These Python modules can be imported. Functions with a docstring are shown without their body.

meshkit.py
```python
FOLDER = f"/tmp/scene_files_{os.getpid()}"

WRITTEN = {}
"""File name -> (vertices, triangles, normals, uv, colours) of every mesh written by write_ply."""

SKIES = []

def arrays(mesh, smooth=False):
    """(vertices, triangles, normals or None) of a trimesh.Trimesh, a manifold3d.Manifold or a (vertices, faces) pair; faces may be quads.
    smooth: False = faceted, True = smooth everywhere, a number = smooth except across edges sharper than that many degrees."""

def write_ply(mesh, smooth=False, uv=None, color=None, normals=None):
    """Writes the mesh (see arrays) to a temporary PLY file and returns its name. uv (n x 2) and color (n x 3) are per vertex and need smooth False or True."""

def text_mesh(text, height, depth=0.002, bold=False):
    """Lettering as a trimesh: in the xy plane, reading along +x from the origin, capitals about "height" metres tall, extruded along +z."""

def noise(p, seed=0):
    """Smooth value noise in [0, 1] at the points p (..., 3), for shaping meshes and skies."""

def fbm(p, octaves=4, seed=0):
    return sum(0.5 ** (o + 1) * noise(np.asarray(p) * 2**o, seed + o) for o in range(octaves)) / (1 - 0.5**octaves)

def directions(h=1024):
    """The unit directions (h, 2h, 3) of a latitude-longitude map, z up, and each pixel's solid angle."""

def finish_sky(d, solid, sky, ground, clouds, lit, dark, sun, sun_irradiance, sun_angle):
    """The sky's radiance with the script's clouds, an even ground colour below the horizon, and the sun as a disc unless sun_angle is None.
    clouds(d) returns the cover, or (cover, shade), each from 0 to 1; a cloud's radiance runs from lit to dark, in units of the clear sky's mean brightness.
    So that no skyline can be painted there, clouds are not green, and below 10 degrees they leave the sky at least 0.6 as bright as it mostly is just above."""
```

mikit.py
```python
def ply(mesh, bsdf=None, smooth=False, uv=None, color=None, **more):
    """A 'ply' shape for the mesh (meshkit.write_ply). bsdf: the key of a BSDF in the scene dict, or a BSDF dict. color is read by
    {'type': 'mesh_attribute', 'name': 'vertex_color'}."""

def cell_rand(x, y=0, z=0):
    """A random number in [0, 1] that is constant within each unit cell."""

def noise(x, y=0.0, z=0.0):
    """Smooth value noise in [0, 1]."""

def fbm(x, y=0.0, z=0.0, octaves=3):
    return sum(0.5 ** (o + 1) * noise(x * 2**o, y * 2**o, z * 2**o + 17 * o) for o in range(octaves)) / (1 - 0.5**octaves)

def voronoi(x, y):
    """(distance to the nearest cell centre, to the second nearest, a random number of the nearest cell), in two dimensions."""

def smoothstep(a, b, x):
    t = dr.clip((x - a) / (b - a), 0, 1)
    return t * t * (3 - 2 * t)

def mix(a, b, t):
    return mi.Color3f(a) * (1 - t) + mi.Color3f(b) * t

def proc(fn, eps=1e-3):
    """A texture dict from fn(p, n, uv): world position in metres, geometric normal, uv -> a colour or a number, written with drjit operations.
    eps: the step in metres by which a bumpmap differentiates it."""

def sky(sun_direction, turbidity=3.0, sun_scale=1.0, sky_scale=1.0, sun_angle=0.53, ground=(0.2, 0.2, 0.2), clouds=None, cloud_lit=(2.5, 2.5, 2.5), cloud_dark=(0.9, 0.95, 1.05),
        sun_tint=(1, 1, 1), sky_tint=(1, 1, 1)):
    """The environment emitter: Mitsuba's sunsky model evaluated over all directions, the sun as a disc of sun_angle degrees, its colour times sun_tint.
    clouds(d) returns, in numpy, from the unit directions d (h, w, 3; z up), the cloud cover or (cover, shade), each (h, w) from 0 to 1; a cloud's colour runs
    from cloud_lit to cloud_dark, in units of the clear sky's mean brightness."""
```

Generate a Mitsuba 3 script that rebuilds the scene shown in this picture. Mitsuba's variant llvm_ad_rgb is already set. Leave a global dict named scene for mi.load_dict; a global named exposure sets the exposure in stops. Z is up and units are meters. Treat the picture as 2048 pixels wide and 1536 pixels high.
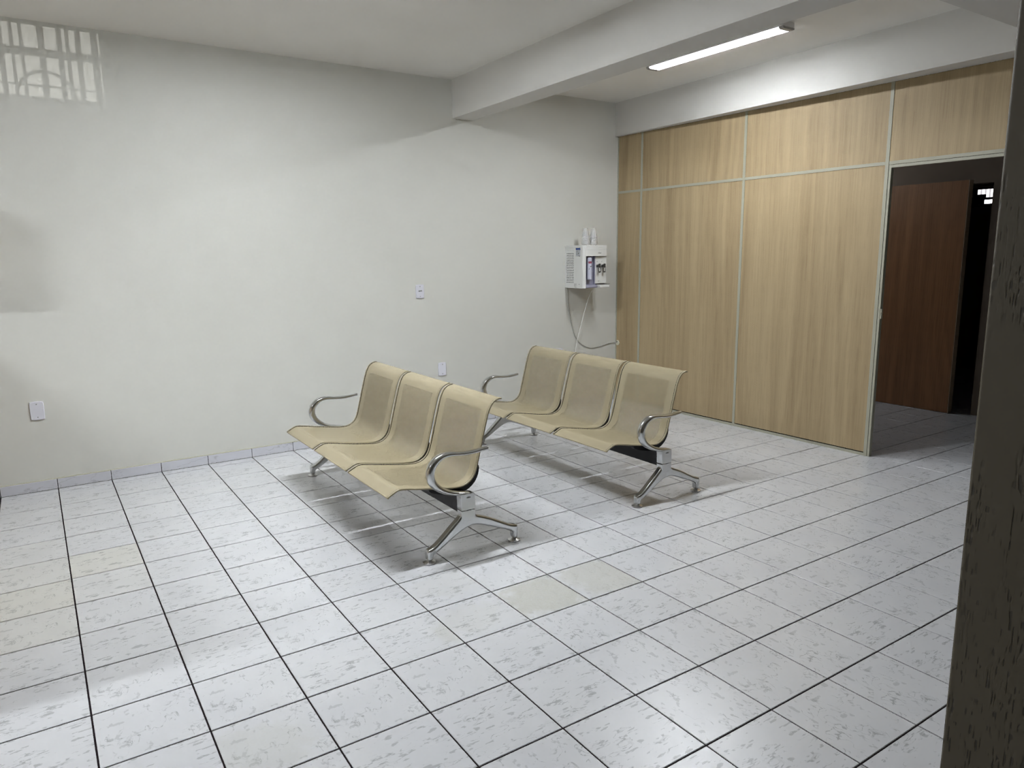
import math, random
import numpy as np, trimesh, manifold3d as m3
import drjit as dr
import mitsuba as mi
import mikit, meshkit
from shapely.geometry import Polygon

T = mi.ScalarTransform4f
S = 0.31                     # side of one floor tile in metres; the plan below is measured in tiles
rng = random.Random(7)
scene, labels = {'type': 'scene'}, {}

# ------------------------------------------------------------------ camera, light, exposure
CAM = np.array([-0.0671, -17.2946, 4.7732]) * S
from scipy.spatial.transform import Rotation
RIGHT, DOWN, FWD = Rotation.from_rotvec([1.68961297e+00, -5.17697702e-01, 4.16302443e-01]).as_matrix()
scene['camera'] = {'type': 'perspective', 'fov_axis': 'x', 'fov': math.degrees(2 * math.atan(1024 / 1449.0)),
                   'near_clip': 0.02, 'far_clip': 60.0,
                   'to_world': T().look_at(origin=CAM.tolist(), target=(CAM + FWD).tolist(), up=(-DOWN).tolist())}
exposure = -0.08
LAMP = 150.0                  # radiance of a tube light's diffuser
LAMP_COLOUR = (0.965, 1.0, 1.045)
GLINT = 540.0                # low outdoor light that shines up through the barred window
scene['street_light'] = {'type': 'spot', 'intensity': {'type': 'rgb', 'value': [GLINT, GLINT * 0.98, GLINT * 0.95]},
                         'cutoff_angle': 3.2, 'beam_width': 2.6,
                         'to_world': T().look_at(origin=[1.45, -25.0, 1.15], target=[0.2, 0.1, 2.66], up=[0, 0, 1])}

# ------------------------------------------------------------------ materials
noise, fbm, smoothstep, mix, cell_rand = mikit.noise, mikit.fbm, mikit.smoothstep, mikit.mix, mikit.cell_rand


def rgb(*c):
    return {'type': 'rgb', 'value': list(c)}


def two(b):
    return {'type': 'twosided', 'bsdf': b}


def diffuse(*c):
    return two({'type': 'diffuse', 'reflectance': rgb(*c)})


def plastic(c, alpha=0.15):
    return two({'type': 'roughplastic', 'diffuse_reflectance': rgb(*c) if isinstance(c, tuple) else c, 'alpha': alpha, 'nonlinear': False})


def metal(c, rough):
    return two({'type': 'principled', 'base_color': rgb(*c), 'metallic': 1.0, 'roughness': rough, 'specular': 0.5})


def wall_fn(p, n, uv):
    v = noise(p.x * 2.0 + 5, p.y * 2.0, p.z * 2.0)
    return mix((0.645, 0.647, 0.598), (0.663, 0.663, 0.616), v)


def ceiling_fn(p, n, uv):
    v = noise(p.x * 3.0, p.y * 3.0, 1.0)
    return mix((0.72, 0.71, 0.675), (0.75, 0.74, 0.705), v)


STAINS = [(5.60, -9.52, 0.72, 0.66, 5, -10, 0.95), (6.64, -9.45, 0.62, 0.74, 6, -10, 0.75), (4.05, -9.62, 0.35, 0.36, 3, -10, 0.55),
          (4.6, -8.4, 0.6, 0.45, 4, -9, 0.25), (4.4, -9.5, 0.5, 0.4, 4, -10, 0.25), (1.25, -10.6, .7, .5, 1, -11, .35)]
YELLOW = [(0, -5, 0.55), (-1, -6, 0.6), (-1, -5, 0.35), (-1, -7, 0.35), (0, -6, 0.2), (-1, -4, .2)]


def tile_fn(p, n, uv):
    x, y = p.x / S, p.y / S
    ix, iy = dr.floor(x), dr.floor(y)
    fx, fy = x - ix, y - iy
    h = cell_rand(ix, iy, 5)
    left = (ix < 5) & (h < 0.75) | (h < 0.2)
    u = dr.select(left, fx + dr.floor(h * 7) * 1.7, fy + dr.floor(h * 3) * 2.3)
    v = dr.select(left, fy, fx)
    ax, ay = dr.select(left, 3.4, 4.2), dr.select(left, 9.0, 5.4)
    u, v = u * ax, v * ay + 40 * left
    wx, wy = fbm(u * 1.6 + 3, v * 1.6, octaves=2), fbm(u * 1.6 + 31, v * 1.6 + 7, octaves=2)
    a = fbm(u * 1.1 + 2.2 * wx, v * 1.1 + 2.2 * wy, 2.0, octaves=4)
    ridge = 1 - dr.abs(2 * a - 1) * 3.0
    mask = smoothstep(0.42, 0.56, fbm(u * 1.1 + 11, v * 1.1 + 4, 9.0, octaves=2))
    fine = smoothstep(0.45, 0.75, noise(u * 9, v * 9, 3.0))
    vein = smoothstep(0.72, 0.97, ridge) * mask * (0.30 + 0.70 * fine)
    blot = smoothstep(0.69, 0.76, fbm(u * 2.8 + 20, v * 2.8 + 3, 5.0)) * dr.select(left, 0.75, 0.5)
    t = dr.minimum(1.0, vein + blot)
    cloud = noise(x * 2.3, y * 2.3, 1.0)
    c = mix((0.490, 0.498, 0.514), (0.519, 0.526, 0.536), cloud)
    c = mix(c, (0.285, 0.297, 0.30), t * 0.86)
    sp = fbm(x * 9, y * 9, 4.0, octaves=2)
    dirt = mi.Float(0)
    for cx, cy, rx, ry, gx, gy, k in STAINS:
        d = dr.sqrt(dr.square((x - cx) / rx) + dr.square((y - cy) / ry))
        s = (1 - smoothstep(0.62, 1.10, d + (sp - 0.5) * 0.5)) * k
        dirt = dr.maximum(dirt, dr.select((ix == gx) & (iy == gy), s, 0.0))
    c = mix(c, (0.415, 0.415, 0.378), dirt * (0.75 + 0.25 * noise(x * 60, y * 60)))
    yl = mi.Float(0)
    for gx, gy, k in YELLOW:
        yl = dr.select((ix == gx) & (iy == gy), k, yl)
    c = mix(c, c * mi.Color3f(0.97, 0.94, 0.80), yl)
    return c


def skirting_fn(p, n, uv):
    u, v = p.x * 9.0, p.z * 22 + dr.floor(p.x / S) * 3.7
    w = fbm(u * 1.6, v * 1.6 + 3)
    r = 1 - dr.abs(2 * fbm(u + 1.4 * w, v + 1.1 * w, 2.0) - 1) * 2.4
    return mix((0.53, 0.54, 0.58), (0.35, 0.355, 0.375), smoothstep(0.82, 1.0, r) * smoothstep(0.4, 0.65, noise(u * .7, v * .7)) * 0.7)


def oak(h, z, base, dark, k):
    w = noise(h * 3.0, z * 0.7, 3.0)
    band = fbm(h * 11 + 2.2 * w, z * 0.55 + 4, 1.0)
    fine = fbm(h * 95, z * 2.6, 2.0)
    pore = smoothstep(0.60, 0.80, noise(h * 330, z * 9.0, 5.0))
    ring = noise(h * 30 + 5.0 * noise(h * 2.6 + 3, z * 1.1, 7.0), z * 0.35, 6.0)
    t = 0.45 * band + 0.30 * fine + 0.30 * ring + 0.12 * pore
    return mix(base, dark, dr.clip(0.10 + k * (t - 0.40), 0, 1))


def oak_fn(p, n, uv):
    iy = dr.floor((p.y / S + 0.546) / 3.80)
    up = dr.select(p.z > 2.055, 3.3, 0.0)
    return oak(p.y + iy * 3.1 + up, p.z + iy * 1.7, (0.410, 0.320, 0.190), (0.275, 0.200, 0.110), 1.6)


def brown_fn(p, n, uv):
    return oak(p.y + 11.0, p.z, (0.41, 0.21, 0.105), (0.25, 0.125, 0.065), 1.6)


def rough_fn(p, n, uv):
    m = smoothstep(0.36, 0.60, fbm(p.y * 11 + p.x * 11, p.z * 5, 3.0))
    s = smoothstep(0.56, 0.74, noise(p.y * 420 + p.x * 420, p.z * 36, 1.0)) * smoothstep(0.4, 0.7, noise(p.y * 150 + p.x * 150, p.z * 70, 4.0))
    return fbm(p.y * 60 + p.x * 60, p.z * 40, 8.0) * 0.25 - s * m * 1.6


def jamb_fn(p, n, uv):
    pit_shade = smoothstep(0.60, 0.74, noise(p.y * 420 + p.x * 420, p.z * 36, 1.0)) * smoothstep(0.45, 0.65, noise(p.y * 150 + p.x * 150, p.z * 70, 4.0)) * smoothstep(0.36, 0.60, fbm(p.y * 11 + p.x * 11, p.z * 5, 3.0))
    return mix((0.064, 0.052, 0.028), (0.076, 0.063, 0.036), fbm(p.y * 14, p.z * 6, 2.0)) * (1 - 0.55 * pit_shade)  # pits of the relief darkened in the colour too, painting in their shade


BSDF = {
    'wall_paint': plastic(mikit.proc(wall_fn), 0.35),
    'beam_paint': two({'type': 'diffuse', 'reflectance': rgb(0.60, 0.595, 0.57)}),
    'ceiling_paint': two({'type': 'diffuse', 'reflectance': mikit.proc(ceiling_fn)}),
    'tile_glaze': plastic(mikit.proc(tile_fn), 0.075),
    'skirting_glaze': plastic(mikit.proc(skirting_fn), 0.15),
    'grout': diffuse(0.016, 0.013, 0.014),
    'caulk': diffuse(0.48, 0.47, 0.37),
    'oak': two({'type': 'roughplastic', 'diffuse_reflectance': mikit.proc(oak_fn), 'alpha': 0.3, 'int_ior': 1.33, 'nonlinear': False}),
    'brown_wood': plastic(mikit.proc(brown_fn), 0.25),
    'profile': plastic((0.36, 0.355, 0.28), 0.25),
    'shadow_gap': diffuse(0.03, 0.028, 0.025),
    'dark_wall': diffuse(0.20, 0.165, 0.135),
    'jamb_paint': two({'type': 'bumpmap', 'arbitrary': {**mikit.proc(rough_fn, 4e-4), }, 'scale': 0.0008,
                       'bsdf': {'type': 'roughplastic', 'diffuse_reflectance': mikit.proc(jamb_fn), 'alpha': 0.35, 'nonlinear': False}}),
    'seat_enamel': two({'type': 'principled', 'base_color': rgb(0.262, 0.226, 0.146), 'roughness': 0.33, 'specular': 0.5, 'metallic': 0.15}),
    'chrome': metal((0.56, 0.57, 0.57), 0.10),
    'steel': metal((0.62, 0.62, 0.62), 0.25),
    'black': two({'type': 'roughplastic', 'diffuse_reflectance': rgb(0.008, 0.008, 0.009), 'alpha': 0.2, 'int_ior': 1.28, 'nonlinear': False}),
    'white_plastic': plastic((0.66, 0.67, 0.65), 0.15),
    'plate_plastic': plastic((0.62, 0.625, 0.68), 0.12),
    'lilac_plastic': plastic((0.30, 0.30, 0.385), 0.2),
    'filter_plastic': plastic((0.50, 0.51, 0.61), 0.15),
    'tap_black': plastic((0.035, 0.036, 0.033), 0.2),
    'red_print': plastic((0.28, 0.075, 0.11), 0.3),
    'grey_print': plastic((0.16, 0.17, 0.165), 0.3),
    'blue_print': plastic((0.035, 0.075, 0.25), 0.3),
    'label_paper': plastic((0.46, 0.48, 0.52), 0.3),
    'hose': plastic((0.36, 0.36, 0.32), 0.2),
    'cord_white': plastic((0.68, 0.68, 0.64), 0.2),
    'cream_plastic': plastic((0.58, 0.565, 0.45), 0.2),
    'lamp_housing': plastic((0.70, 0.70, 0.71), 0.2),
    'lamp_end': plastic((0.30, 0.29, 0.28), 0.2),
    'counter': plastic((0.45, 0.36, 0.26), 0.25),
    'cup': {'type': 'blendbsdf', 'weight': 0.10, 'a': {'type': 'thindielectric', 'int_ior': 1.35}, 'b': diffuse(0.86, 0.87, 0.88)},
    'glass_dim': diffuse(0.3, 0.3, 0.3),
}
fixed = BSDF['jamb_paint']['bsdf']
fixed['nested_texture'] = fixed.pop('arbitrary')
for k, b in BSDF.items():
    scene['mat_' + k] = b


# ------------------------------------------------------------------ helpers
def key_of(name):
    if name not in scene and name not in labels and not any(k.startswith(name + '__') for k in scene):
        return name
    i = 1
    while f'{name}_{i:03d}' in scene or f'{name}_{i:03d}' in labels or any(k.startswith(f'{name}_{i:03d}__') for k in scene):
        i += 1
    return f'{name}_{i:03d}'


COUNT = {}


def part_key(parent, name):
    base = parent + '__' + name
    n = COUNT.get(base, 0)
    COUNT[base] = n + 1
    return base if n == 0 else f'{base}_{n:03d}'


def shape(mesh, mat, smooth=False, **kw):
    return mikit.ply(mesh, 'mat_' + mat, smooth=smooth, **kw)


def part(parent, name, d, label=None, at=None, kind=None):
    k = part_key(parent, name)
    scene[k] = d if at is None else {**d, 'to_world': at}
    if label or kind:
        labels[k] = {**({'label': label} if label else {}), **({'kind': kind} if kind else {})}
    return k


def tag(k, label, cat=None, group=None, kind=None):
    labels[k] = {'label': label}
    if cat: labels[k]['category'] = cat
    if group: labels[k]['group'] = group
    if kind: labels[k]['kind'] = kind
    return k


def struct(k, label, d=None):
    if d is not None:
        scene[k] = d
    return tag(k, label, kind='structure')


def box(x0, x1, y0, y1, z0, z1):
    m = trimesh.creation.box(extents=(x1 - x0, y1 - y0, z1 - z0))
    m.apply_translation(((x0 + x1) / 2, (y0 + y1) / 2, (z0 + z1) / 2))
    return m


def prism(poly, z0, z1, ch=0.0):
    """Upright prism over a convex xy polygon (counter-clockwise), its upper edge chamfered by ch."""
    p = np.asarray(poly, float)
    n = len(p)
    if ch:
        q = np.array(Polygon(p).buffer(-ch, join_style=2).exterior.coords)[:-1]
        if Polygon(q).exterior.is_ccw is False: q = q[::-1]
        q = np.array([q[np.argmin(np.hypot(*(q - a).T))] for a in p])
        rings = [(p, z0), (p, z1 - ch), (q, z1)]
    else:
        rings = [(p, z0), (p, z1)]
    v = np.vstack([np.c_[r, np.full(n, z)] for r, z in rings])
    f = []
    for k in range(len(rings) - 1):
        for i in range(n):
            j = (i + 1) % n
            a, b, c, d = k * n + i, k * n + j, (k + 1) * n + j, (k + 1) * n + i
            f += [[a, b, c], [a, c, d]]
    top = (len(rings) - 1) * n
    for i in range(1, n - 1):
        f += [[top, top + i, top + i + 1], [0, i + 1, i]]
    return trimesh.Trimesh(v, f, process=False)


def rbox(x0, x1, y0, y1, z0, z1, r=0.004, n=2):
    s = trimesh.creation.icosphere(subdivisions=n, radius=r).vertices
    pts = np.vstack([s + np.array([x, y, z]) for x in (x0 + r, x1 - r) for y in (y0 + r, y1 - r) for z in (z0 + r, z1 - r)])
    return trimesh.convex.convex_hull(pts)


def frames_along(pts):
    t = np.gradient(pts, axis=0)
    t /= np.linalg.norm(t, axis=1, keepdims=True)
    up = np.array([0, 1.0, 0]) if abs(t[0][1]) < 0.9 else np.array([1.0, 0, 0])
    u = np.cross(t[0], up); u /= np.linalg.norm(u)
    U = [u]
    for i in range(1, len(t)):
        u = U[-1] - t[i] * (U[-1] @ t[i]); u /= np.linalg.norm(u); U.append(u)
    U = np.array(U)
    return t, U, np.cross(t, U)


def tube(pts, ra, rb=None, n=12):
    """Closed tube along pts; ra (along the first side vector) and rb may vary from point to point."""
    pts = np.asarray(pts, float)
    ra = np.broadcast_to(ra, len(pts)); rb = ra if rb is None else np.broadcast_to(rb, len(pts))
    t, U, V = frames_along(pts)
    a = np.arange(n) * 2 * np.pi / n
    ring = pts[:, None] + (np.cos(a)[None, :, None] * U[:, None] * ra[:, None, None]) + (np.sin(a)[None, :, None] * V[:, None] * rb[:, None, None])
    v = ring.reshape(-1, 3); m = len(pts); f = []
    i = np.arange(n); j = (i + 1) % n
    for k in range(m - 1):
        f.append(np.c_[k * n + i, k * n + j, (k + 1) * n + j]); f.append(np.c_[k * n + i, (k + 1) * n + j, (k + 1) * n + i])
    c0, c1 = m * n, m * n + 1
    f.append(np.c_[np.full(n, c0), j, i]); f.append(np.c_[np.full(n, c1), (m - 1) * n + i, (m - 1) * n + j])
    mesh = trimesh.Trimesh(np.vstack([v, pts[:1] - t[:1] * ra[0] * 0.35, pts[-1:] + t[-1:] * ra[-1] * 0.35]), np.vstack(f), process=False)
    if mesh.volume < 0: mesh.invert()
    return mesh


def spline(pts, n):
    from scipy.interpolate import CubicSpline
    p = np.asarray(pts, float)
    s = np.r_[0, np.cumsum(np.maximum(np.linalg.norm(np.diff(p, axis=0), axis=1), 1e-6) ** 0.75)]
    return CubicSpline(s, p)(np.linspace(0, s[-1], n))


def lathe(profile, n=28):
    p = np.asarray(profile, float)
    return trimesh.creation.revolve(p, sections=n)


def rounded_plate(outline, half, r, steps=4, spacing=0.004, smooth=2):
    """A plate over the outline in the xz plane, half thick on both sides of y = 0, its rims rounded by r."""
    p = np.asarray(outline, float)
    if Polygon(p).exterior.is_ccw is False: p = p[::-1]
    for _ in range(smooth):
        a, b = p, np.roll(p, -1, axis=0)
        p = np.stack([0.75 * a + 0.25 * b, 0.25 * a + 0.75 * b], 1).reshape(-1, 2)
    q = []
    for a, b in zip(p, np.roll(p, -1, axis=0)):
        k = max(1, int(round(np.linalg.norm(b - a) / spacing)))
        q += [a + (b - a) * i / k for i in range(k)]
    p = np.array(q)
    t = np.roll(p, -1, 0) - np.roll(p, 1, 0)
    t /= np.maximum(np.linalg.norm(t, axis=1, keepdims=True), 1e-9)
    nrm = np.c_[-t[:, 1], t[:, 0]]                    # inward for a counter-clockwise ring
    rings = []
    for k in range(steps + 1):
        a = k / steps * math.pi / 2
        rings.append((p + nrm * r * (1 - math.sin(a)), -half + r * (1 - math.cos(a)) if False else -half + r - r * math.cos(a)))
    rings = [(c, y) for c, y in rings]
    rings += [(c, -y) for c, y in rings[::-1]]
    n = len(p)
    v = np.vstack([np.c_[c[:, 0], np.full(n, y), c[:, 1]] for c, y in rings])
    f = []
    i = np.arange(n); j = (i + 1) % n
    for k in range(len(rings) - 1):
        f.append(np.c_[k * n + i, k * n + j, (k + 1) * n + j]); f.append(np.c_[k * n + i, (k + 1) * n + j, (k + 1) * n + i])
    tv, tf = trimesh.creation.triangulate_polygon(Polygon(rings[0][0]), engine='earcut')
    from scipy.spatial import cKDTree
    idx = cKDTree(rings[0][0]).query(np.asarray(tv)[:, :2])[1]
    tf = idx[np.asarray(tf)]
    f.append(tf); f.append(tf[:, ::-1] + (len(rings) - 1) * n)
    m = trimesh.Trimesh(v, np.vstack(f), process=False)
    trimesh.repair.fix_normals(m)
    return m


def man(mesh):
    return m3.Manifold(m3.Mesh(np.asarray(mesh.vertices, np.float32), np.asarray(mesh.faces, np.uint32)))


def tri(m):
    q = m.to_mesh()
    return trimesh.Trimesh(q.vert_properties[:, :3], q.tri_verts, process=False)


# ------------------------------------------------------------------ the plan
W0, W1 = 0.296, 0.014                          # painted wall: y = W0 + W1 x (tiles)
P0, P1 = 15.7623, -0.0165                      # wooden partition: x = P0 + P1 y
wy = lambda x: W0 + W1 * x
px = lambda y: P0 + P1 * y
ZC = 9.31 * S                                  # ceiling
ZB = 8.335 * S                                 # underside of the beams
XE = 33.0                                      # far end of the building (tiles)
XL, YF = -14.0, -31.0                          # left end, street side

# floor: dark grout bed and single tiles
struct('floor', 'white glazed ceramic floor with grey marbling and dark joints',
       shape(box(XL * S, XE * S, YF * S, 1.2 * S, -0.05, -0.0032), 'grout'))
GX, GY = 0.0054, 0.0056
full = prism([(-S / 2 + GX / 2, -S / 2 + GY / 2), (S / 2 - GX / 2, -S / 2 + GY / 2), (S / 2 - GX / 2, S / 2 - GY / 2), (-S / 2 + GX / 2, S / 2 - GY / 2)], -0.006, 0.0, 0.0011)
tile = shape(full, 'tile_glaze')
rest, singles = [], []
for i in range(int(XL), int(XE)):
    for b in range(1, -int(YF)):
        cx, cy = i + 0.5, -b + 0.5             # row b lies between y = -b and -b + 1
        main = -0.7 < cx < 2.42 * (cy + 17.29) and i < 16 and b <= 15
        hall = 16 <= i < 22 and 2 < b < 2 + 0.0 + 10 and cx < 2.42 * (cy + 17.29) and cy < -0.41 * (cx - 16) - 3.0 + 5
        if (main and cx > 0.02 * (cy) - 0.6) or hall:
            singles.append((i, b))
        else:
            rest.append((cx * S, cy * S))
singles.sort(key=lambda t: (t[0] + .5) ** 2 + (17.3 - t[1]) ** 2)
for i, b in singles[:280]:
    cx, cy = i + 0.5, -b + 0.5
    tilt = T().translate([cx * S, cy * S, rng.uniform(-0.0003, 0.0002)]).rotate([1, 0, 0], rng.uniform(-.06, .06)).rotate([0, 1, 0], rng.uniform(-.06, .06))
    part('floor', 'tile', tile, at=tilt)
rest += [((i + .5) * S, (-b + .5) * S) for i, b in singles[280:]]
for i in range(-1, 16):                        # cut tiles along the painted wall
    q = [(i * S + GX / 2, GY / 2), ((i + 1) * S - GX / 2, GY / 2), ((i + 1) * S - GX / 2, wy(i + 1) * S - 0.008), (i * S + GX / 2, wy(i) * S - 0.008)]
    part('floor', 'tile', shape(prism(q, -0.006, 0.0, 0.0011), 'tile_glaze'))
vv = np.vstack([full.vertices + [x, y, 0] for x, y in rest]); ff = np.vstack([full.faces + len(full.vertices) * k for k in range(len(rest))])
part('floor', 'outer_tiles', shape((vv, ff), 'tile_glaze'), kind='stuff')

# painted wall with skirting tiles
ang = math.atan(W1)
def wall_strip(x0, x1, z0, z1, d0, d1):
    """A slab along the painted wall, from d0 to d1 metres in front of its face."""
    q = [(x0 * S, wy(x0) * S - d1), (x1 * S, wy(x1) * S - d1), (x1 * S, wy(x1) * S - d0), (x0 * S, wy(x0) * S - d0)]
    return prism(q, z0, z1)
struct('wall_left', 'long pale grey painted wall behind the benches', shape(wall_strip(XL, XE, -0.02, ZC + 0.05, -0.15, 0.0), 'wall_paint'))
struct('baseboard_left', 'low skirting of grey marbled tiles along the painted wall', shape(wall_strip(-4, 15.7, 0.0, 0.064, 0.0, 0.004), 'grout'))
for i in range(-4, 16):
    q = [(i * S + .002, wy(i) * S - 0.011), (min(i + 1, 15.7) * S - .002, wy(i + 1) * S - 0.011), (min(i + 1, 15.7) * S - .002, wy(i + 1) * S - 0.003), (i * S + .002, wy(i) * S - 0.003)]
    part('baseboard_left', 'tile', shape(prism(q, 0.003, 0.066 + rng.uniform(-.0015, .0015), 0.001), 'skirting_glaze'))
part('baseboard_left', 'caulk_line', shape(wall_strip(-4, 15.7, 0.066, 0.0705, 0.0, 0.006), 'caulk'))

# ceiling and beams
struct('ceiling', 'off white plastered ceiling crossed by beams', shape(box(XL * S, XE * S, YF * S, 1.2 * S, ZC, ZC + 0.1), 'ceiling_paint'))
XB0, XB1 = 9.815, 10.444
def beam(poly, z0, name='beam'):
    return part('ceiling', name, shape(prism([(x * S, y * S) for x, y in poly], z0, ZC + 0.02), 'beam_paint'))
beam([(XB0 + .013 * -16, -15.3), (XB1 + .013 * -16 * .3, -15.3), (XB1, wy(XB1)), (XB0, wy(XB0))], ZB)
B2 = lambda y: 15.62 + 0.022 * y
beam([(B2(-15.3), -15.3), (px(-15.3) + .5, -15.3), (px(.6) + .5, .6), (B2(.6), wy(15.63))], 8.318 * S)
beam([(XB1, -12.0), (B2(-11.3), -12.0), (B2(-11.3), -11.33), (XB1, -11.33)], 8.30 * S)

# wooden partition
YA, YB, YC, YD = -0.546, -4.315, -8.116, -11.05
ZT = 6.628 * S
ZTOP = 8.318 * S
pang = math.degrees(math.atan(-P1))
def pbox(y0, y1, z0, z1, d0, d1, ch=0.0):
    """A slab along the partition between y0 and y1 (tiles), from d0 to d1 metres in front of its face."""
    q = [(px(y0) * S - d1, y0 * S), (px(y0) * S - d0, y0 * S), (px(y1) * S - d0, y1 * S), (px(y1) * S - d1, y1 * S)]
    if y1 > y0: q = q
    return prism(q if Polygon(q).exterior.is_ccw else q[::-1], z0, z1)
PW = 0.0145 / S
YCOR = wy(15.76)
core = trimesh.util.concatenate([pbox(YC + PW, YCOR, 0.0, ZTOP, -0.035, -0.006), pbox(-15.3, YC + PW, ZT + .01, ZTOP, -0.035, -0.006), pbox(-15.3, YD, 0, ZT + .01, -0.035, -0.006)])
struct('wall_right', 'light oak laminate partition with pale metal posts and a door opening', shape(core, 'shadow_gap'))
g = 0.004 / S
for y0, y1, z0, z1 in [(YA, YCOR, 0.022, ZT), (YB, YA, 0.022, ZT), (YC, YB, 0.022, ZT), (YA, YCOR, ZT, ZTOP), (YB, YA, ZT, ZTOP), (YC, YB, ZT, ZTOP), (YD, YC, ZT, ZTOP), (-15.3, YD, ZT, ZTOP), (-15.3, YD, 0.022, ZT)]:
    a = y0 + PW * .6; b = y1 - PW * .6 if y1 != YCOR else y1 - g
    part('wall_right', 'panel', shape(pbox(a, b, z0 + 0.006, z1 - (0.008 if z1 == ZT else 0.002), -0.006, 0.0), 'oak'))
for y in (YA, YB, YC, YD):
    part('wall_right', 'post', shape(pbox(y - PW * .82, y + PW * .82, 0.0, ZTOP, -0.006, 0.0035), 'profile'))
part('wall_right', 'post', shape(pbox(YCOR - .045, YCOR - .005, 0.0, ZTOP, -0.006, 0.003), 'profile'))
for y0, y1 in [(YA, YCOR), (YB, YA), (YC, YB), (YD, YC), (-15.3, YD)]:
    part('wall_right', 'rail', shape(pbox(y0 + PW * .9, y1 - PW * .9, ZT - 0.011, ZT + 0.011, -0.006, 0.003), 'profile'))
for y0, y1 in [(YA, YCOR), (YB, YA), (YC, YB), (-15.3, YD)]:
    part('wall_right', 'base_channel', shape(pbox(y0 + PW * .9, y1 - PW * .9, 0.0, 0.020, -0.006, 0.003), 'profile'))
fr = trimesh.util.concatenate([pbox(YC - PW * .9 - .055, YC - PW * .95, 0.0, ZT - .013, -0.03, 0.0005), pbox(YD + PW * .95, YC - PW * .95, ZT - 0.032, ZT - 0.0135, -0.03, 0.0005), pbox(YD + PW * .95, YD + PW * .95 + .055, 0.0, ZT - .013, -0.03, 0.0005)])
df = part('wall_right', 'door_frame', shape(fr, 'profile'))
part(df, 'strike_plate', shape(pbox(YC - PW * .95 - .075, YC - PW * .95 - .05, 1.00, 1.07, -0.022, -0.004), 'cream_plastic'))

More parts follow.
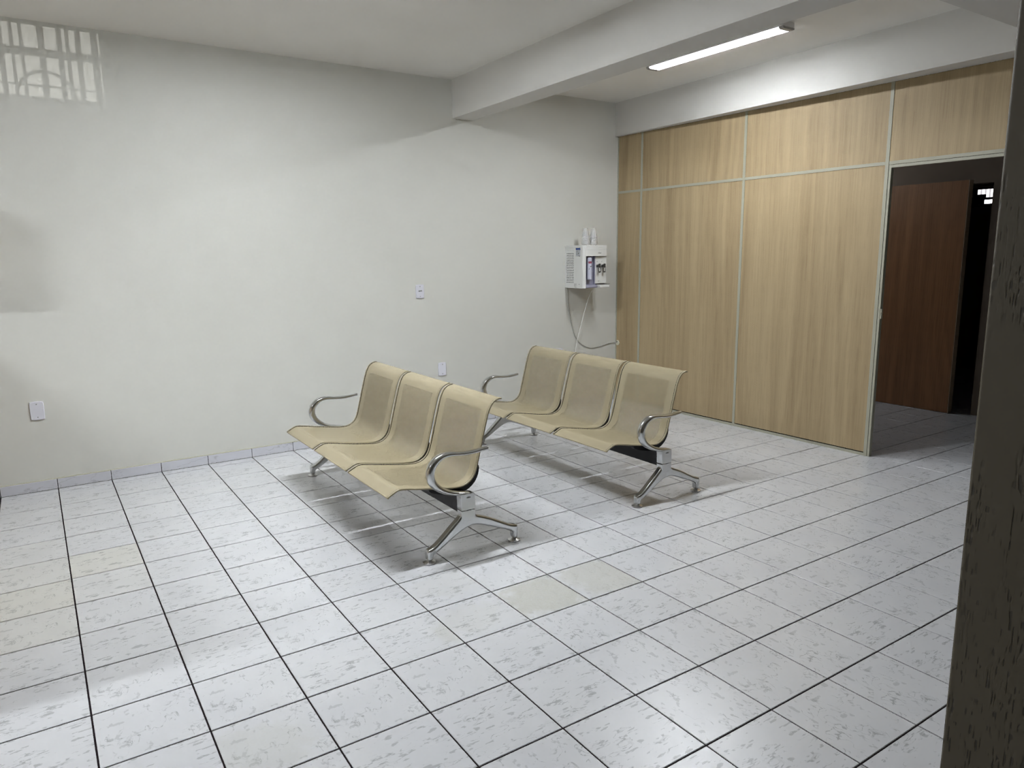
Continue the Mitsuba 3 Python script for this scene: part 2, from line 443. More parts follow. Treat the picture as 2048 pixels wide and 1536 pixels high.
# passage behind the partition: brown door leaf, dark wall with a doorway, far room with a window
struct('door_1', 'reddish brown wooden door standing in the dark passage', None)
part('door_1', 'leaf', shape(box(22.07 * S, 22.29 * S, -6.955 * S, -3.3 * S, 0.004, 6.65 * S), 'brown_wood'))
part('door_1', 'edge_strip', shape(box(22.075 * S, 22.285 * S, -6.975 * S, -6.955 * S, 0.004, 6.65 * S), 'counter'))
XH = 22.4
hall = [box(XH * S, (XH + .4) * S, -15.3 * S, -7.45 * S, 0, ZC), box(XH * S, (XH + .4) * S, -7.45 * S, 1.2 * S, 6.56 * S, ZC), box(XH * S, (XH + .4) * S, -6.2 * S, 1.2 * S, 0, 6.56 * S)]
struct('wall_back', 'dark brown passage wall beyond the door opening', shape(trimesh.util.concatenate(hall), 'dark_wall'))
struct('wall_far', 'unlit far wall of the room at the end of the passage',
       shape(trimesh.util.concatenate([box(31.0 * S, 31.4 * S, -15.3 * S, 1.2 * S, 0, 6.35 * S), box(31.0 * S, 31.4 * S, -15.3 * S, 1.2 * S, 7.1 * S, ZC),
                                       box(31.0 * S, 31.4 * S, -15.3 * S, -4.3 * S, 6.35 * S, 7.1 * S), box(31.0 * S, 31.4 * S, -2.85 * S, 1.2 * S, 6.35 * S, 7.1 * S)]), 'dark_wall'))
struct('window_2', 'small bright window with ribbed glass at the end of the passage', None)
def ribbed(y0, y1, z0, z1, pitch=0.013):
    ys = np.linspace(y0 * S, y1 * S, max(2, int(abs(y1 - y0) * S / pitch)) * 6 + 1)
    x = 31.2 * S - 0.004 * np.abs(np.sin((ys - y0 * S) * math.pi / pitch))
    n = len(ys)
    v = np.r_[np.c_[x, ys, np.full(n, z0 * S)], np.c_[x, ys, np.full(n, z1 * S)]]
    i = np.arange(n - 1)
    f = np.r_[np.c_[i, i + 1, i + n + 1], np.c_[i, i + n + 1, i + n]]
    m = trimesh.Trimesh(v, f, process=False)
    if m.face_normals[:, 0].mean() > 0: m.invert()
    return m
def day(y0, y1, z0, z1, k, name='pane'):
    d = shape(ribbed(y0, y1, z0, z1), 'glass_dim')
    d['emitter'] = {'type': 'area', 'radiance': rgb(1.5 * k, 1.42 * k, 1.48 * k)}
    return part('window_2', name, d)
for i in range(5):                             # upright ribbed panes glowing for daylight; rib shading put in as weaker strips
    y = -3.05 - .156 * i
    day(y - .10, y, 6.70 if i > 1 else 6.83, 7.02, 1.0); day(y - .156, y - .10, 6.70 if i > 1 else 6.83, 7.02, 0.42)
day(-4.3, -3.32, 6.46, 6.62, 1.7)
part('window_2', 'frame', shape(trimesh.util.concatenate([box(31.1 * S, 31.3 * S, -4.3 * S, -2.85 * S, a * S, b * S) for a, b in [(7.02, 7.1), (6.63, 6.70), (6.35, 6.46)]]), 'shadow_gap'))

# the doorway the photograph is taken through
XJ, YJ = 4.6, -15.28
struct('wall_front', 'dark olive rough painted wall beside the doorway edge', None)
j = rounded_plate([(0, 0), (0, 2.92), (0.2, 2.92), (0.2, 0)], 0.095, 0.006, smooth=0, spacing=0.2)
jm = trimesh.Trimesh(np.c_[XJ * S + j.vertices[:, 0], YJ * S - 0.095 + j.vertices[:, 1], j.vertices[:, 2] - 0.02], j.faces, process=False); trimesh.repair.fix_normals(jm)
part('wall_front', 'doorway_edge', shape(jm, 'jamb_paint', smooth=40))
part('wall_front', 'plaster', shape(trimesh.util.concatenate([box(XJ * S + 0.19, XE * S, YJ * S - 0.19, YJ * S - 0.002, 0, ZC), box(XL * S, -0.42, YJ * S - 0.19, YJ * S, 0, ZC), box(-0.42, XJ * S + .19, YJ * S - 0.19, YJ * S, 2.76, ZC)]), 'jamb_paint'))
struct('wall_end', 'plain end wall of the waiting room', shape(box(XL * S - 0.15, XL * S, YF * S, 1.0 * S, 0, ZC), 'counter'))
struct('wall_passage', 'plain end wall of the building', shape(box(XE * S, XE * S + .15, YF * S, 1.2 * S, 0, ZC), 'dark_wall'))

# street side: wall with a barred window, through which the low light falls
YS = -9.0
LP = np.array([1.45, -25.0, 1.15])
def through(x, z):                              # point of the window plane for a point (tiles) of the painted wall
    q = np.array([x * S, 0.1, z * S]); k = (YS - LP[1]) / (q[1] - LP[1])
    r = LP + (q - LP) * k
    return r[0], r[2]
ox0, oz0 = through(-2.4, 7.90); ox1, oz1 = through(1.655, 9.75)
struct('wall_street', 'street wall of the entrance room with a barred window',
       shape(trimesh.util.concatenate([box(XL * S, ox0, YS - .06, YS, 0, ZC), box(ox1, XE * S, YS - .06, YS, 0, ZC), box(ox0, ox1, YS - .06, YS, 0, oz0), box(ox0, ox1, YS - .06, YS, oz1, ZC)]), 'wall_paint'))
struct('window_1', 'barred window on the street side', None)
for a, b in [(0.136, 0.19), (0.29, 0.345), (0.59, 0.70), (0.91, 1.0), (1.056, 1.12), (1.225, 1.32), (1.50, 1.62), (-.06, 0.023), (-.30, -.22), (-.52, -.45), (-.9, -.8), (-1.3, -1.2), (-1.7, -1.6), (-2.1, -2.0)]:
    (u0, _), (u1, _) = through(a, 8), through(b, 8)
    part('window_1', 'bar', shape(box(u0, u1, YS - .03, YS - .012, oz0, oz1), 'black'))
for a, b in [(8.65, 8.80), (8.09, 8.125), (9.22, 9.34)]:
    (_, w0), (_, w1) = through(0, a), through(0, b)
    part('window_1', 'rail', shape(box(ox0, ox1, YS - .045, YS - .03, w0, w1), 'black'))
arc = []
for t in np.linspace(0, math.pi, 25):
    u, w = through(0.66 - 0.50 * math.cos(t), 7.86 + 0.52 * math.sin(t)); arc.append((u, YS - .05, w))
part('window_1', 'arch', shape(tube(arc, 0.0055), 'black', smooth=50))

# ------------------------------------------------------------------ tube lights
def tube_light(loc, turn, label, power=1.0):
    k = key_of('tube_light')
    at = T().translate(list(loc)).rotate([0, 0, 1], turn)
    L = 0.60
    part(k, 'housing', shape(rbox(-L, L, -.060, .060, -.034, 0.0, .004), 'lamp_housing'), at=at)
    prof = [(-.0575, -.0335), (-.054, -.040), (-.044, -.0465), (.044, -.0465), (.054, -.040), (.0575, -.0335)]
    n = len(prof)
    v = np.array([(x, y, z) for x in (-L + .030, L - .030) for y, z in prof])
    f = []
    for i in range(n - 1): f += [[i, i + 1, n + i + 1], [i, n + i + 1, n + i]]
    m = trimesh.Trimesh(v, f, process=False)
    if m.face_normals[:, 2].mean() > 0: m.invert()
    d = shape(m, 'white_plastic')
    d['emitter'] = {'type': 'area', 'radiance': rgb(*[LAMP * power * c for c in LAMP_COLOUR])}
    part(k, 'diffuser', d, at=at)
    for s in (-1, 1):
        x0, x1 = sorted((s * (L - .0285), s * (L + .002)))
        part(k, 'end_cap', shape(prism_x(prof, x0, x1), 'lamp_end'), at=at, label='grey end cap')
    tag(k, label, 'ceiling light')
def prism_x(prof, x0, x1):
    n = len(prof)
    v = np.array([(x, y * 1.04, z * 1.03 + .001) for x in (x0, x1) for y, z in prof])
    f = []
    for i in range(n):
        q = (i + 1) % n; f += [[i, q, n + q], [i, n + q, n + i]]
    for i in range(1, n - 1): f += [[0, i + 1, i], [n, n + i, n + i + 1]]
    m = trimesh.Trimesh(v, f, process=False); trimesh.repair.fix_normals(m); return m
tube_light((13.25 * S, -5.43 * S, ZC), 90, 'lit white tube light on the ceiling between the two long beams', 0.64)
tube_light((4.2 * S, -5.70 * S, ZC), 0, 'white tube light on the ceiling above the front bench, across the beams', 1.72)
tube_light((-7.3 * S, -8.3 * S, ZC), 0, 'white tube light on the ceiling over the reception counter', 1.3)
tube_light((19.0 * S, -0.9 * S, ZC), 90, 'added dim tube light, unseen, to brighten the passage behind the partition', 0.27)  # unseen lamp added to brighten the dark passage

# ------------------------------------------------------------------ benches
SEAT = [(-.166, .346), (-.157, .352), (-.140, .361), (-.122, .370), (-.106, .3745), (-.085, .3735), (-.05, .3685), (0, .359), (.05, .350), (.10, .3415), (.15, .334), (.19, .329),
        (.22, .3275), (.247, .331), (.272, .3405), (.294, .357), (.311, .381), (.323, .412), (.335, .455), (.348, .503), (.360, .550), (.373, .598), (.386, .645), (.400, .689), (.413, .716), (.428, .735), (.447, .747), (.462, .7515), (.478, .7525)]
prof = spline(SEAT, 700)
arc_s = np.r_[0, np.cumsum(np.linalg.norm(np.diff(prof, axis=0), axis=1))]
LEN = arc_s[-1]
def at_s(s, h=0.0):
    s = np.asarray(s, float)
    x, z = np.interp(s, arc_s, prof[:, 0]), np.interp(s, arc_s, prof[:, 1])
    e = 0.004
    dx = np.interp(s + e, arc_s, prof[:, 0]) - np.interp(s - e, arc_s, prof[:, 0]); dz = np.interp(s + e, arc_s, prof[:, 1]) - np.interp(s - e, arc_s, prof[:, 1])
    L = np.hypot(dx, dz) + 1e-12
    return x - h * dz / L, z + h * dx / L
def bend(m2):
    """(s, w, h) coordinates of a flat mesh -> the curved seat."""
    x, z = at_s(m2[:, 0], m2[:, 2])
    return np.c_[x, m2[:, 1], z]
HW, TH = 0.2475, 0.0022
WPIT, SPIT, RH = 0.0092, 0.0080, 0.0032
NW = 42
wp = NW * WPIT / 2
s0, NS = 0.082, 0
s1t = LEN - 0.098
NS = int((s1t - s0) / SPIT); s1 = s0 + NS * SPIT
V, F = [], []
def quad_both(a, b, c, d):                     # (s, w) corners, both faces of the sheet
    n = len(V)
    for h in (0.0, -TH):
        for q in (a, b, c, d): V.append((q[0], q[1], h))
    F.extend([[n, n + 1, n + 2], [n, n + 2, n + 3], [n + 4, n + 6, n + 5], [n + 4, n + 7, n + 6]])
hexa = [(RH * math.sin(a), RH * math.cos(a)) for a in np.arange(6) * math.pi / 3]   # (s, w)
for r_ in range(NS):
    sa, sb = s0 + r_ * SPIT, s0 + (r_ + 1) * SPIT
    sm = (sa + sb) / 2
    off = WPIT / 2 if r_ % 2 else 0.0
    cells = NW - (1 if r_ % 2 else 0)
    if off:
        quad_both((sa, -wp), (sa, -wp + off), (sb, -wp + off), (sb, -wp)); quad_both((sa, wp - off), (sa, wp), (sb, wp), (sb, wp - off))
    for c_ in range(cells):
        wa = -wp + off + c_ * WPIT; wb = wa + WPIT; wm = (wa + wb) / 2
        outer = [(sm, wb), (sb, wb), (sb, wa), (sm, wa), (sa, wa), (sa, wb)]
        inner = [(sm + a, wm + b) for a, b in hexa]
        n = len(V)
        for h in (0.0, -TH):
            V.extend((s, w, h) for s, w in outer); V.extend((s, w, h) for s, w in inner)
        for i in range(6):
            q = (i + 1) % 6
            F.extend([[n + i, n + q, n + 6 + q], [n + i, n + 6 + q, n + 6 + i], [n + 12 + i, n + 18 + q, n + 12 + q], [n + 12 + i, n + 18 + i, n + 18 + q],
                      [n + 6 + i, n + 6 + q, n + 18 + q], [n + 6 + i, n + 18 + q, n + 18 + i]])
marks = np.r_[np.linspace(0, s0, 14), s0 + np.arange(1, NS + 1) * SPIT, np.linspace(s1, LEN, 22)[1:]]
for a, b in zip(marks[:-1], marks[1:]):
    for w0, w1 in ([(-HW, -wp), (wp, HW)] if s0 - 1e-6 < a < s1 - 1e-6 else [(-HW, -wp), (-wp, wp), (wp, HW)]):
        quad_both((a, w0), (a, w1), (b, w1), (b, w0))
V = np.array(V); F = np.array(F)
nx_, nz_ = [q for q in at_s(V[:, 0], 1.0)], None
base = at_s(V[:, 0], 0.0)
nrm = np.c_[nx_[0] - base[0], np.zeros(len(V)), nx_[1] - base[1]]
nrm[V[:, 2] < -1e-6] *= -1
pts = bend(V)
fn = np.cross(pts[F[:, 1]] - pts[F[:, 0]], pts[F[:, 2]] - pts[F[:, 0]])
flip = (fn * nrm[F[:, 0]]).sum(1) < 0
F[flip] = F[flip][:, ::-1]
sheet = trimesh.Trimesh(pts, F, process=False)
sheet_d = {'type': 'ply', 'filename': meshkit.write_ply(sheet, normals=nrm), 'face_normals': False, 'bsdf': {'type': 'ref', 'id': 'mat_seat_enamel'}}
ss = np.linspace(0, LEN, 90)
def side_path(w, h, n=90):
    x, z = at_s(np.linspace(0, LEN, n), h); return np.c_[x, np.full(n, w), z]
trims = [shape(tube(side_path(s * 0.2558, -0.0002), 0.0050, 0.0068, n=12), 'seat_enamel', smooth=50) for s in (-1, 1)]
rim_shades = [shape(tube(side_path(s * 0.2482, 0.0012), 0.0018, 0.0018, n=6), 'black', smooth=60) for s in (-1, 1)]  # black strips stand in for the shade inside the raised rim
def lip(s, h):
    x, z = at_s(np.array([s]), h); n = 3
    return tube(np.c_[np.full(n, x[0]), np.linspace(-0.2580, 0.2580, n), np.full(n, z[0])], 0.0042, n=12)
lips = [shape(lip(0.0, -0.0025), 'seat_enamel', smooth=50), shape(lip(LEN, -0.0025), 'seat_enamel', smooth=50)]
# black support under a seat: hugs the curve from the beam to the back
b_s = np.linspace(np.interp(0.06, prof[:, 0], arc_s), np.interp(0.425, prof[:, 1][350:], arc_s[350:]), 26)
ux, uz = at_s(b_s, -0.004)
th = 0.014 + 0.022 * np.sin(np.linspace(0, 1, 26) * math.pi) ** 0.5
lx, lz = at_s(b_s, -0.004 - th)
ring = np.r_[np.c_[ux, uz], np.c_[lx, lz][::-1]]
bracket_d = shape(rounded_plate(ring, 0.016, 0.002, steps=2, smooth=1, spacing=0.012), 'black', smooth=40)

ARM = [(.344, .5255), (.325, .5240), (.29, .5205), (.25, .5185), (.205, .5195), (.165, .5240), (.128, .5270), (.096, .5235), (.068, .5110), (.046, .4920), (.032, .4680), (.027, .4430), (.031, .4150), (.045, .3890), (.068, .3670), (.098, .3480), (.13, .3340), (.165, .3235), (.20, .3170), (.235, .3135)]
AT = [.0095, .0098, .0100, .0102, .0105, .0112, .0128, .0150, .0178, .0200, .0212, .0215, .0208, .0190, .0168, .0148, .0132, .0118, .0100, .0075]
arm_p = spline(np.c_[ARM, AT], 90)
arm_pts = np.c_[arm_p[:, 0], np.zeros(90), arm_p[:, 1]]
arm_w = np.interp(np.linspace(0, 1, 90), [0, .08, .5, 1], [.014, .018, .0235, .0225])
t_, U_, V_ = frames_along(arm_pts)
in_plane = abs(U_[0][1]) < 0.5
arm_m = tube(arm_pts, arm_p[:, 2] if in_plane else arm_w, arm_w if in_plane else arm_p[:, 2], n=20)
tip = trimesh.creation.icosphere(subdivisions=3, radius=1.0); tip.apply_scale([.010, .0142, .0100]); tip.apply_translation([.345, 0, .5258])
hub_up = rounded_plate([(.1775, .3165), (.1800, .300), (.1815, .280), (.182, .250), (.1822, .2345), (.1845, .2325), (.2575, .2325), (.2598, .2345), (.260, .250), (.259, .305), (.257, .3165), (.21, .3175)], 0.0235, 0.0018, smooth=1)
arm_d = shape(trimesh.util.concatenate([arm_m, tip, hub_up]), 'chrome', smooth=45)
BASE = [(.184, .238), (.183, .214), (.176, .199), (.118, .151), (.055, .097), (.022, .0755), (.004, .0725), (-.0075, .066), (-.0085, .014), (.0215, .014), (.0225, .036), (.030, .043), (.064, .059), (.138, .104), (.190, .132), (.232, .1445),
        (.262, .1455), (.300, .1345), (.347, .116), (.400, .0955), (.438, .0800), (.470, .0660), (.484, .0560), (.4885, .044), (.4895, .016), (.5185, .016), (.5190, .080), (.512, .0905), (.492, .0945), (.470, .1010), (.421, .1270), (.370, .1540), (.336, .1700), (.300, .1840), (.272, .1945), (.261, .208), (.2595, .238)]
hub_low = rounded_plate([(.181, .196), (.182, .218), (.1822, .2295), (.1845, .2315), (.2575, .2315), (.2598, .2295), (.260, .218), (.261, .196), (.25, .180), (.22, .176), (.19, .182)], 0.0232, 0.0018, smooth=1)
base_d = shape(trimesh.util.concatenate([rounded_plate(BASE, 0.0215, 0.0118, smooth=2, steps=5, spacing=0.004), hub_low]), 'chrome', smooth=45)
pad_d = shape(lathe([(0, 0), (.030, 0), (.0325, .003), (.032, .007), (.013, .0135), (.0085, .016), (.0085, .022), (0, .022)]), 'steel', smooth=35)
cap_d = shape(rounded_plate([(.207, .294), (.212, .300), (.222, .302), (.232, .300), (.236, .294)], 0.0242, 0.0006, steps=1, smooth=1, spacing=.01), 'grey_print')
mark_d = shape(rounded_plate([(.210, .2335), (.234, .2345), (.234, .2300), (.210, .2290)], 0.0242, 0.0006, steps=1, smooth=0, spacing=.02), 'grey_print')

def bench(x, yc, hw, label):
    """x: front feet (m); yc: middle; hw: half the distance between the end frames."""
    k = key_of('waiting_bench')
    o = lambda y: T().translate([x, yc + y, 0.0])
    for i in (1, 0, -1):
        at = o(i * 0.5456)
        s = part(k, 'seat', sheet_d, at=at)
        for d in trims: part(s, 'edge_trim', d, at=at)
        for d in rim_shades: part(s, 'edge_shade', d, at=at, label='thin black strip standing in for the shade along the seat edge')
        for d in lips: part(s, 'rolled_lip', d, at=at)
        for w in (-0.228, 0.228): part(k, 'bracket', bracket_d, at=o(i * 0.5456 + w), label='black metal bracket under the seat')
    part(k, 'beam', shape(rbox(.186, .254, -hw + .012, hw - .012, .214, .302, .004), 'black'), at=o(0), label='black steel beam carrying the seats')
    for y in (hw, -hw):
        at = o(y)
        a = part(k, 'armrest', arm_d, at=at, label='curved chrome armrest')
        part(a, 'screw_cap', cap_d, at=at); part(a, 'hub_mark', mark_d, at=at)
        l = part(k, 'leg_frame', base_d, at=at, label='forked chrome leg frame')
        for fx in (.0065, .504):
            part(l, 'foot_pad', pad_d, at=T().translate([x + fx, yc + y, 0.0]))
    tag(k, label, 'bench')
bench(4.700 * S, -4.80 * S, 2.805 * S, 'tan perforated metal bench of three seats standing in front of the other bench')
bench(9.140 * S, -4.735 * S, 2.845 * S, 'tan perforated metal bench of three seats between the other bench and the oak partition')

# ------------------------------------------------------------------ wall plates
def wall_plate(name, cx, cz, label, cat, group=None, w=.074, h=.114, mark=None):
    k = key_of(name)
    y = wy(cx / S) * S
    at = T().translate([cx, y, cz]).rotate([0, 0, 1], math.degrees(ang))
    pts = [(-w / 2, -h / 2 + .003)] + [(w / 2 * t, -h / 2 + .004 * (abs(t) ** 2) - .001) for t in np.linspace(-.8, .8, 7)] + [(w / 2, -h / 2 + .003), (w / 2, h / 2 - .003)] + [(w / 2 * t, h / 2 - .004 * t * t + .001) for t in np.linspace(.8, -.8, 7)] + [(-w / 2, h / 2 - .003)]
    m = rounded_plate(pts, 0.007, 0.004, smooth=1, spacing=.008)
    part(k, 'cover', shape(m, 'plate_plastic', smooth=40), at=at @ T().translate([0, -.0035, 0]))
    sc = trimesh.creation.cylinder(radius=.0032, height=.0016, sections=14); sc.apply_transform(trimesh.transformations.rotation_matrix(math.pi / 2, [1, 0, 0]))
    for s in (-1, 1): part(k, 'screw', shape(sc, 'grey_print'), at=at @ T().translate([0, -.0108, s * h * .355]), label='small dark screw')
    if mark:
        part(k, 'slot', shape(mark, 'grey_print'), at=at @ T().translate([0, -.0108, .004]), label='dark slotted opening in the middle')
    tag(k, label, cat, group)
slot = trimesh.util.concatenate([rbox(-.016 + i * .0085, -.009 + i * .0085, -.0008, .0008, -.006 + i * .0012, .003 + i * .0012, .0007, 1) for i in range(4)] + [rbox(-.014, .017, -.0007, .0007, -.0022, .0022, .0006, 1)])
wall_plate('blank_wall_plate', -.061, .528, 'white blank wall plate low on the bare end of the painted wall', 'wall plate', w=.079, h=.118)
wall_plate('socket_plate', 2.689, 1.179, 'white wall plate with a dark slot, the highest plate on the painted wall', 'socket', mark=slot)
wall_plate('blank_wall_plate', 2.879, .507, 'white blank wall plate between the two benches, just above the seat backs', 'wall plate')
wall_plate('blank_wall_plate', 4.160, .522, 'white wall plate mostly hidden behind a bench below the water dispenser', 'wall plate')

# ------------------------------------------------------------------ water dispenser
D = 'water_dispenser'
yw = wy(4.37 / S) * S
X0, X1, Z0, Z1 = 4.229, 4.520, 1.157, 1.548
YFR = -0.128
def corner_poly(x0, x1, y0, y1, r, bulge=0.012):
    p = [(x1, y1), (x0, y1)]
    p += [(x0 + r - r * math.cos(a), y0 + r - r * math.sin(a)) for a in np.linspace(0, math.pi / 2, 8)]
    p += [(x0 + r + (x1 - x0 - 2 * r) * t, y0 - bulge * 4 * t * (1 - t)) for t in np.linspace(.15, .85, 6)]
    p += [(x1 - r + r * math.sin(a), y0 + r - r * math.cos(a)) for a in np.linspace(0, math.pi / 2, 8)]
    return p
def ex(poly, z0, z1):
    m = trimesh.creation.extrude_polygon(Polygon(poly), z1 - z0, engine='earcut'); m.apply_translation([0, 0, z0]); return m
body = man(ex(corner_poly(X0, X1, YFR, yw - .001, .026), Z0, Z1 - .020)) - man(box(4.257, X1 + .02, -.30, -.083, Z0 - .02, 1.450))
part(D, 'body', shape(tri(body), 'white_plastic', smooth=30))
lidp = Polygon(corner_poly(X0, X1, YFR, yw - .001, .026))
def ring_of(b):
    q = np.array(lidp.buffer(b, join_style=1).exterior.coords); s = np.r_[0, np.cumsum(np.linalg.norm(np.diff(q, axis=0), axis=1))]
    from scipy.interpolate import interp1d
    return q
lid = trimesh.util.concatenate([ex(list(lidp.buffer(b).exterior.coords), z0, z1) for b, z0, z1 in [(.0005, Z1 - .0195, Z1 - .006), (-.002, Z1 - .006, Z1 - .0025), (-.006, Z1 - .0025, Z1)]])
part(D, 'lid', shape(lid, 'white_plastic', smooth=30))
part(D, 'header_groove', shape(ex(list(lidp.buffer(.0006).difference(lidp.buffer(-.004)).intersection(Polygon([(4.26, -.2), (4.53, -.2), (4.53, -.06), (4.26, -.06)])).exterior.coords), 1.508, 1.510), 'label_paper'))
part(D, 'recess_panel', shape(trimesh.util.concatenate([rbox(4.2575, 4.518, -.087, -.0825, Z0 + .001, 1.4495, .0015), rbox(4.2575, 4.408, -.116, -.087, Z0 + .001, Z0 + .030, .008), rbox(4.3745, 4.3805, -.1125, -.085, 1.19, 1.4495, .0015)]), 'lilac_plastic', smooth=30), label='lilac grey recessed panel')
fl = part(D, 'filter_cartridge', shape(lathe([(0, 1.235), (.018, 1.235), (.0225, 1.241), (.0225, 1.425), (.018, 1.437), (0, 1.437)]), 'filter_plastic', smooth=35), at=T().translate([4.312, -.1105, 0]), label='pale upright filter cartridge')
def band(z0, z1, a0, a1, r=.0229, n=10):
    a = np.radians(np.linspace(a0, a1, n)); v = np.r_[np.c_[r * np.cos(a), r * np.sin(a), np.full(n, z0)], np.c_[r * np.cos(a), r * np.sin(a), np.full(n, z1)]]
    i = np.arange(n - 1); return trimesh.Trimesh(v, np.r_[np.c_[i, i + 1, i + n + 1], np.c_[i, i + n + 1, i + n]], process=False)
c0 = T().translate([4.312, -.1105, 0])
part(fl, 'red_band', shape(band(1.383, 1.403, 205, 300), 'red_print', smooth=True), at=c0, label='red printed band')
part(fl, 'printed_mark', shape(band(1.352, 1.360, 240, 290), 'grey_print', smooth=True), at=c0)
part(fl, 'printed_mark', shape(band(1.328, 1.340, 215, 230), 'grey_print', smooth=True), at=c0)
tp = part(D, 'tap_panel', shape(rbox(4.380, 4.517, -.112, -.084, 1.196, 1.4495, .005), 'white_plastic', smooth=30))
for x in (4.397, 4.452):
    part(tp, 'marking', shape(rbox(x, x + .012, -.1128, -.1118, 1.397, 1.4005, .0003, 1), 'grey_print'))
t1 = meshkit.text_mesh('pure', .0065, .0006, True); t1.apply_transform(trimesh.transformations.rotation_matrix(math.pi / 2, [1, 0, 0])); t1.apply_translation([4.412, -.1121, 1.2165])
part(tp, 'lettering', shape(t1, 'black'))
for x in (4.404, 4.463):
    tk = part(D, 'tap', shape(lathe([(0, 0), (.0125, 0), (.014, .004), (.014, .014), (.008, .018), (.008, .034), (0, .034)]), 'tap_black', smooth=35),
              at=T().translate([x, -.111, 1.358]).rotate([1, 0, 0], 90), label='black tap with a loop lever')
    lev = trimesh.util.concatenate([rbox(x - .011, x + .011, -.152, -.140, 1.344, 1.380, .004), rbox(x - .013, x - .0095, -.150, -.144, 1.303, 1.36, .0015), rbox(x + .0095, x + .013, -.150, -.144, 1.303, 1.36, .0015), rbox(x - .013, x + .013, -.151, -.143, 1.299, 1.310, .003)])
    part(tk, 'lever', shape(lev, 'tap_black', smooth=30))
    part(tk, 'spout', shape(tube([(x, -.128, 1.350), (x, -.128, 1.318), (x, -.127, 1.286)], .0058, n=14), 'steel', smooth=40), label='steel spout')
part(D, 'drip_tray', shape(rbox(4.412, 4.527, -.146, -.084, Z0, 1.188, .007), 'white_plastic', smooth=30))
part(D, 'tray_grate', shape(rbox(4.414, 4.526, -.145, -.085, 1.188, 1.1915, .001), 'tap_black'))
lg = meshkit.text_mesh('C lovo', .0085, .0006, True); lg.apply_transform(trimesh.transformations.rotation_matrix(math.pi / 2, [1, 0, 0])); lg.apply_translation([4.392, -.1402, 1.474])
part(D, 'logo', shape(lg, 'grey_print'))
for i in range(18):
    z = 1.205 + i * (1.472 - 1.205) / 17
    part(D, 'vent_slot', shape(rbox(X0 - .0012, X0 + .002, .016, .126, z, z + .0052, .0011, 1), 'grey_print'))
part(D, 'panel_groove', shape(box(X0 - .0006, X0 + .001, .016, .120, 1.4995, 1.5010), 'label_paper'))
st = part(D, 'energy_sticker', shape(box(X0 - .0010, X0 + .001, -.079, -.014, 1.450, 1.525), 'label_paper'), label='small blue headed sticker')
part(st, 'blue_header', shape(box(X0 - .0015, X0, -.079, -.014, 1.507, 1.525), 'blue_print'), label='dark blue header')
part(st, 'black_foot', shape(box(X0 - .0015, X0, -.079, -.014, 1.450, 1.4535), 'black'))
for i, (a, b, z, h) in enumerate([(-.07, -.03, 1.497, .003), (-.075, -.02, 1.488, .002), (-.06, -.045, 1.465, .014), (-.036, -.024, 1.463, .012), (-.07, -.02, 1.483, .002)]):
    part(st, 'print', shape(box(X0 - .0014, X0, a, b, z, z + h), 'grey_print'))
rt = part(D, 'rating_plate', shape(box(X0 - .0006, X0 + .001, -.082, .014, 1.163, 1.2), 'white_plastic'))
for y0, y1, z in [(-.035, .012, 1.195), (-.02, .012, 1.188), (-.028, .012, 1.182), (-.012, .012, 1.176), (-.022, .012, 1.170), (-.03, .012, 1.165), (-.075, -.045, 1.193)]:
    part(rt, 'print', shape(box(X0 - .0009, X0, y0, y1, z, z + .0022), 'grey_print'))
tag(D, 'white water dispenser with two black taps on the wall near the partition', 'water dispenser')

# disposable cups, two nested stacks upside down on the dispenser
def cup_profile(t=.0006):
    return [(.0218, .0855), (0.0, .0855), (0.0, .0849), (.0212, .0849), (.0340, .004), (.0368, .003), (.0372, .0), (.0352, .0), (.0346, .0036), (.0218, .0855)]
cup_d = shape(trimesh.creation.revolve(np.array(cup_profile())[::-1], sections=24), 'cup', smooth=40)
for (cx, cy), who, ncup in [((4.346, -.010), 'farther from the partition', 11), ((4.438, -.014), 'nearer the partition', 11)]:
    for i in range(ncup):
        k = key_of('disposable_cup')
        scene[k] = {**cup_d, 'to_world': T().translate([cx, cy, Z1 + .0006 + i * .0072])}
        place = ['top', 'second', 'third', 'fourth', 'fifth', 'sixth', 'seventh', 'eighth', 'ninth', 'tenth', 'lowest'][ncup - 1 - i]
        tag(k, f'clear plastic cup, {place} of the upturned stack {who}', 'cup', 'cups in the upturned stack ' + who)

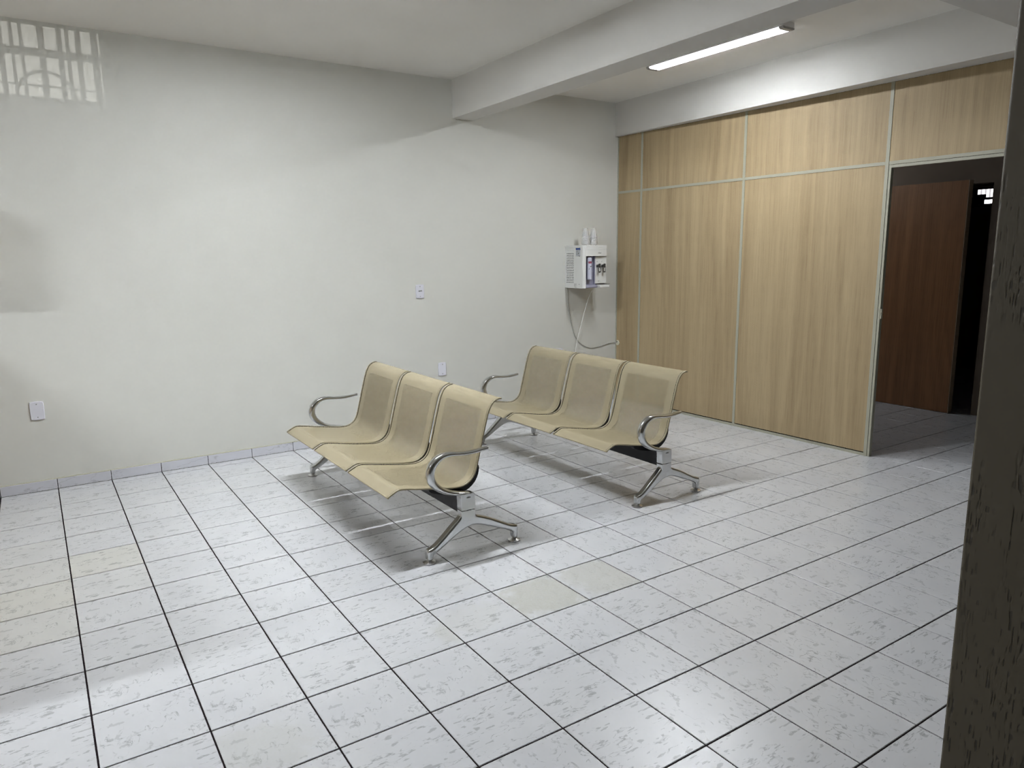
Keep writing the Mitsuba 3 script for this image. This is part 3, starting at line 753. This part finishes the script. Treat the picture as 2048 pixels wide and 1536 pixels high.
# hose, power cord, grommet
def on_wall(pts, off):
    return np.array([(x, wy(x / S) * S - o, z) for (x, z), o in zip(pts, np.broadcast_to(off, len(pts)))])
hose = on_wall([(4.256, 1.165), (4.255, 1.12), (4.264, 1.01), (4.284, .90), (4.313, .79), (4.354, .68), (4.40, .625), (4.455, .586), (4.52, .561), (4.575, .553), (4.64, .556), (4.71, .566), (4.79, .580), (4.855, .585), (4.879, .584)], [.01, .008] + [.006] * 11 + [.012, .03])
kh = key_of('water_hose'); scene[kh] = shape(tube(spline(hose, 80), .0042, n=10), 'hose', smooth=50)
tag(kh, 'thin grey hose drooping from the dispenser to the grommet in the partition', 'hose')
cord = on_wall([(4.466, 1.152), (4.455, 1.08), (4.440, .99), (4.418, .88), (4.390, .77), (4.358, .665), (4.350, .61), (4.338, .545), (4.318, .495), (4.275, .470), (4.225, .478), (4.19, .492), (4.172, .50)], [.16, .10, .07, .05, .04, .035, .03, .03, .03, .03, .028, .024, .016])
kc = key_of('power_cord'); scene[kc + '__cable'] = shape(tube(spline(cord, 80), .0036, n=10), 'cord_white', smooth=50)
plug = rbox(4.152, 4.184, wy(13.4) * S - .036, wy(13.4) * S - .0108, .488, .514, .005)
part(kc, 'plug', shape(plug, 'cord_white', smooth=30))
tag(kc, 'white power cord hanging from the dispenser down behind a bench', 'power cord')
kg = key_of('cable_grommet')
gm = trimesh.creation.cylinder(radius=.026, height=.006, sections=28); hole = trimesh.creation.cylinder(radius=.0085, height=.02, sections=16); hole.apply_translation([.009, .007, 0])
gx = px(.131 / S) * S
Rg = T().translate([gx - .003, .128, .583]).rotate([0, 0, 1], -pang).rotate([0, 1, 0], -90)
part(kg, 'rim', shape(tri(man(gm) - man(hole)), 'cream_plastic', smooth=30), at=Rg)
hd = trimesh.creation.cylinder(radius=.0083, height=.002, sections=16); hd.apply_translation([.009, .007, -.0015])
part(kg, 'hole', shape(hd, 'black'), at=Rg, label='dark round cable hole')
tag(kg, 'round cream cable grommet on the oak partition at the wall corner', 'grommet')

# ------------------------------------------------------------------ beside the picture: what shades the near end of the painted wall
kr = key_of('reception_counter')
XC = -1.30
part(kr, 'front_board', shape(rbox((XC - 2.4) * S, (XC - .12) * S, -8.3 * S, wy(-2) * S - .03, 0.0, 1.02, .004), 'counter'))
part(kr, 'worktop', shape(rbox((XC - 2.5) * S, XC * S, -8.4 * S, wy(-2) * S - .014, 1.02, 1.055, .005), 'oak'))
tag(kr, 'wooden reception counter standing against the painted wall, beside the view', 'counter')
kb = key_of('added_cabinet')  # unseen box put in to cast a shadow on the painted wall
part(kb, 'body', shape(rbox(-3.2 * S, -0.72 * S, -1.0 * S, wy(-3) * S - .004, 4.54 * S, 5.90 * S, .004), 'counter'))
tag(kb, 'unseen cabinet added above the counter to shade the painted wall', 'cabinet')
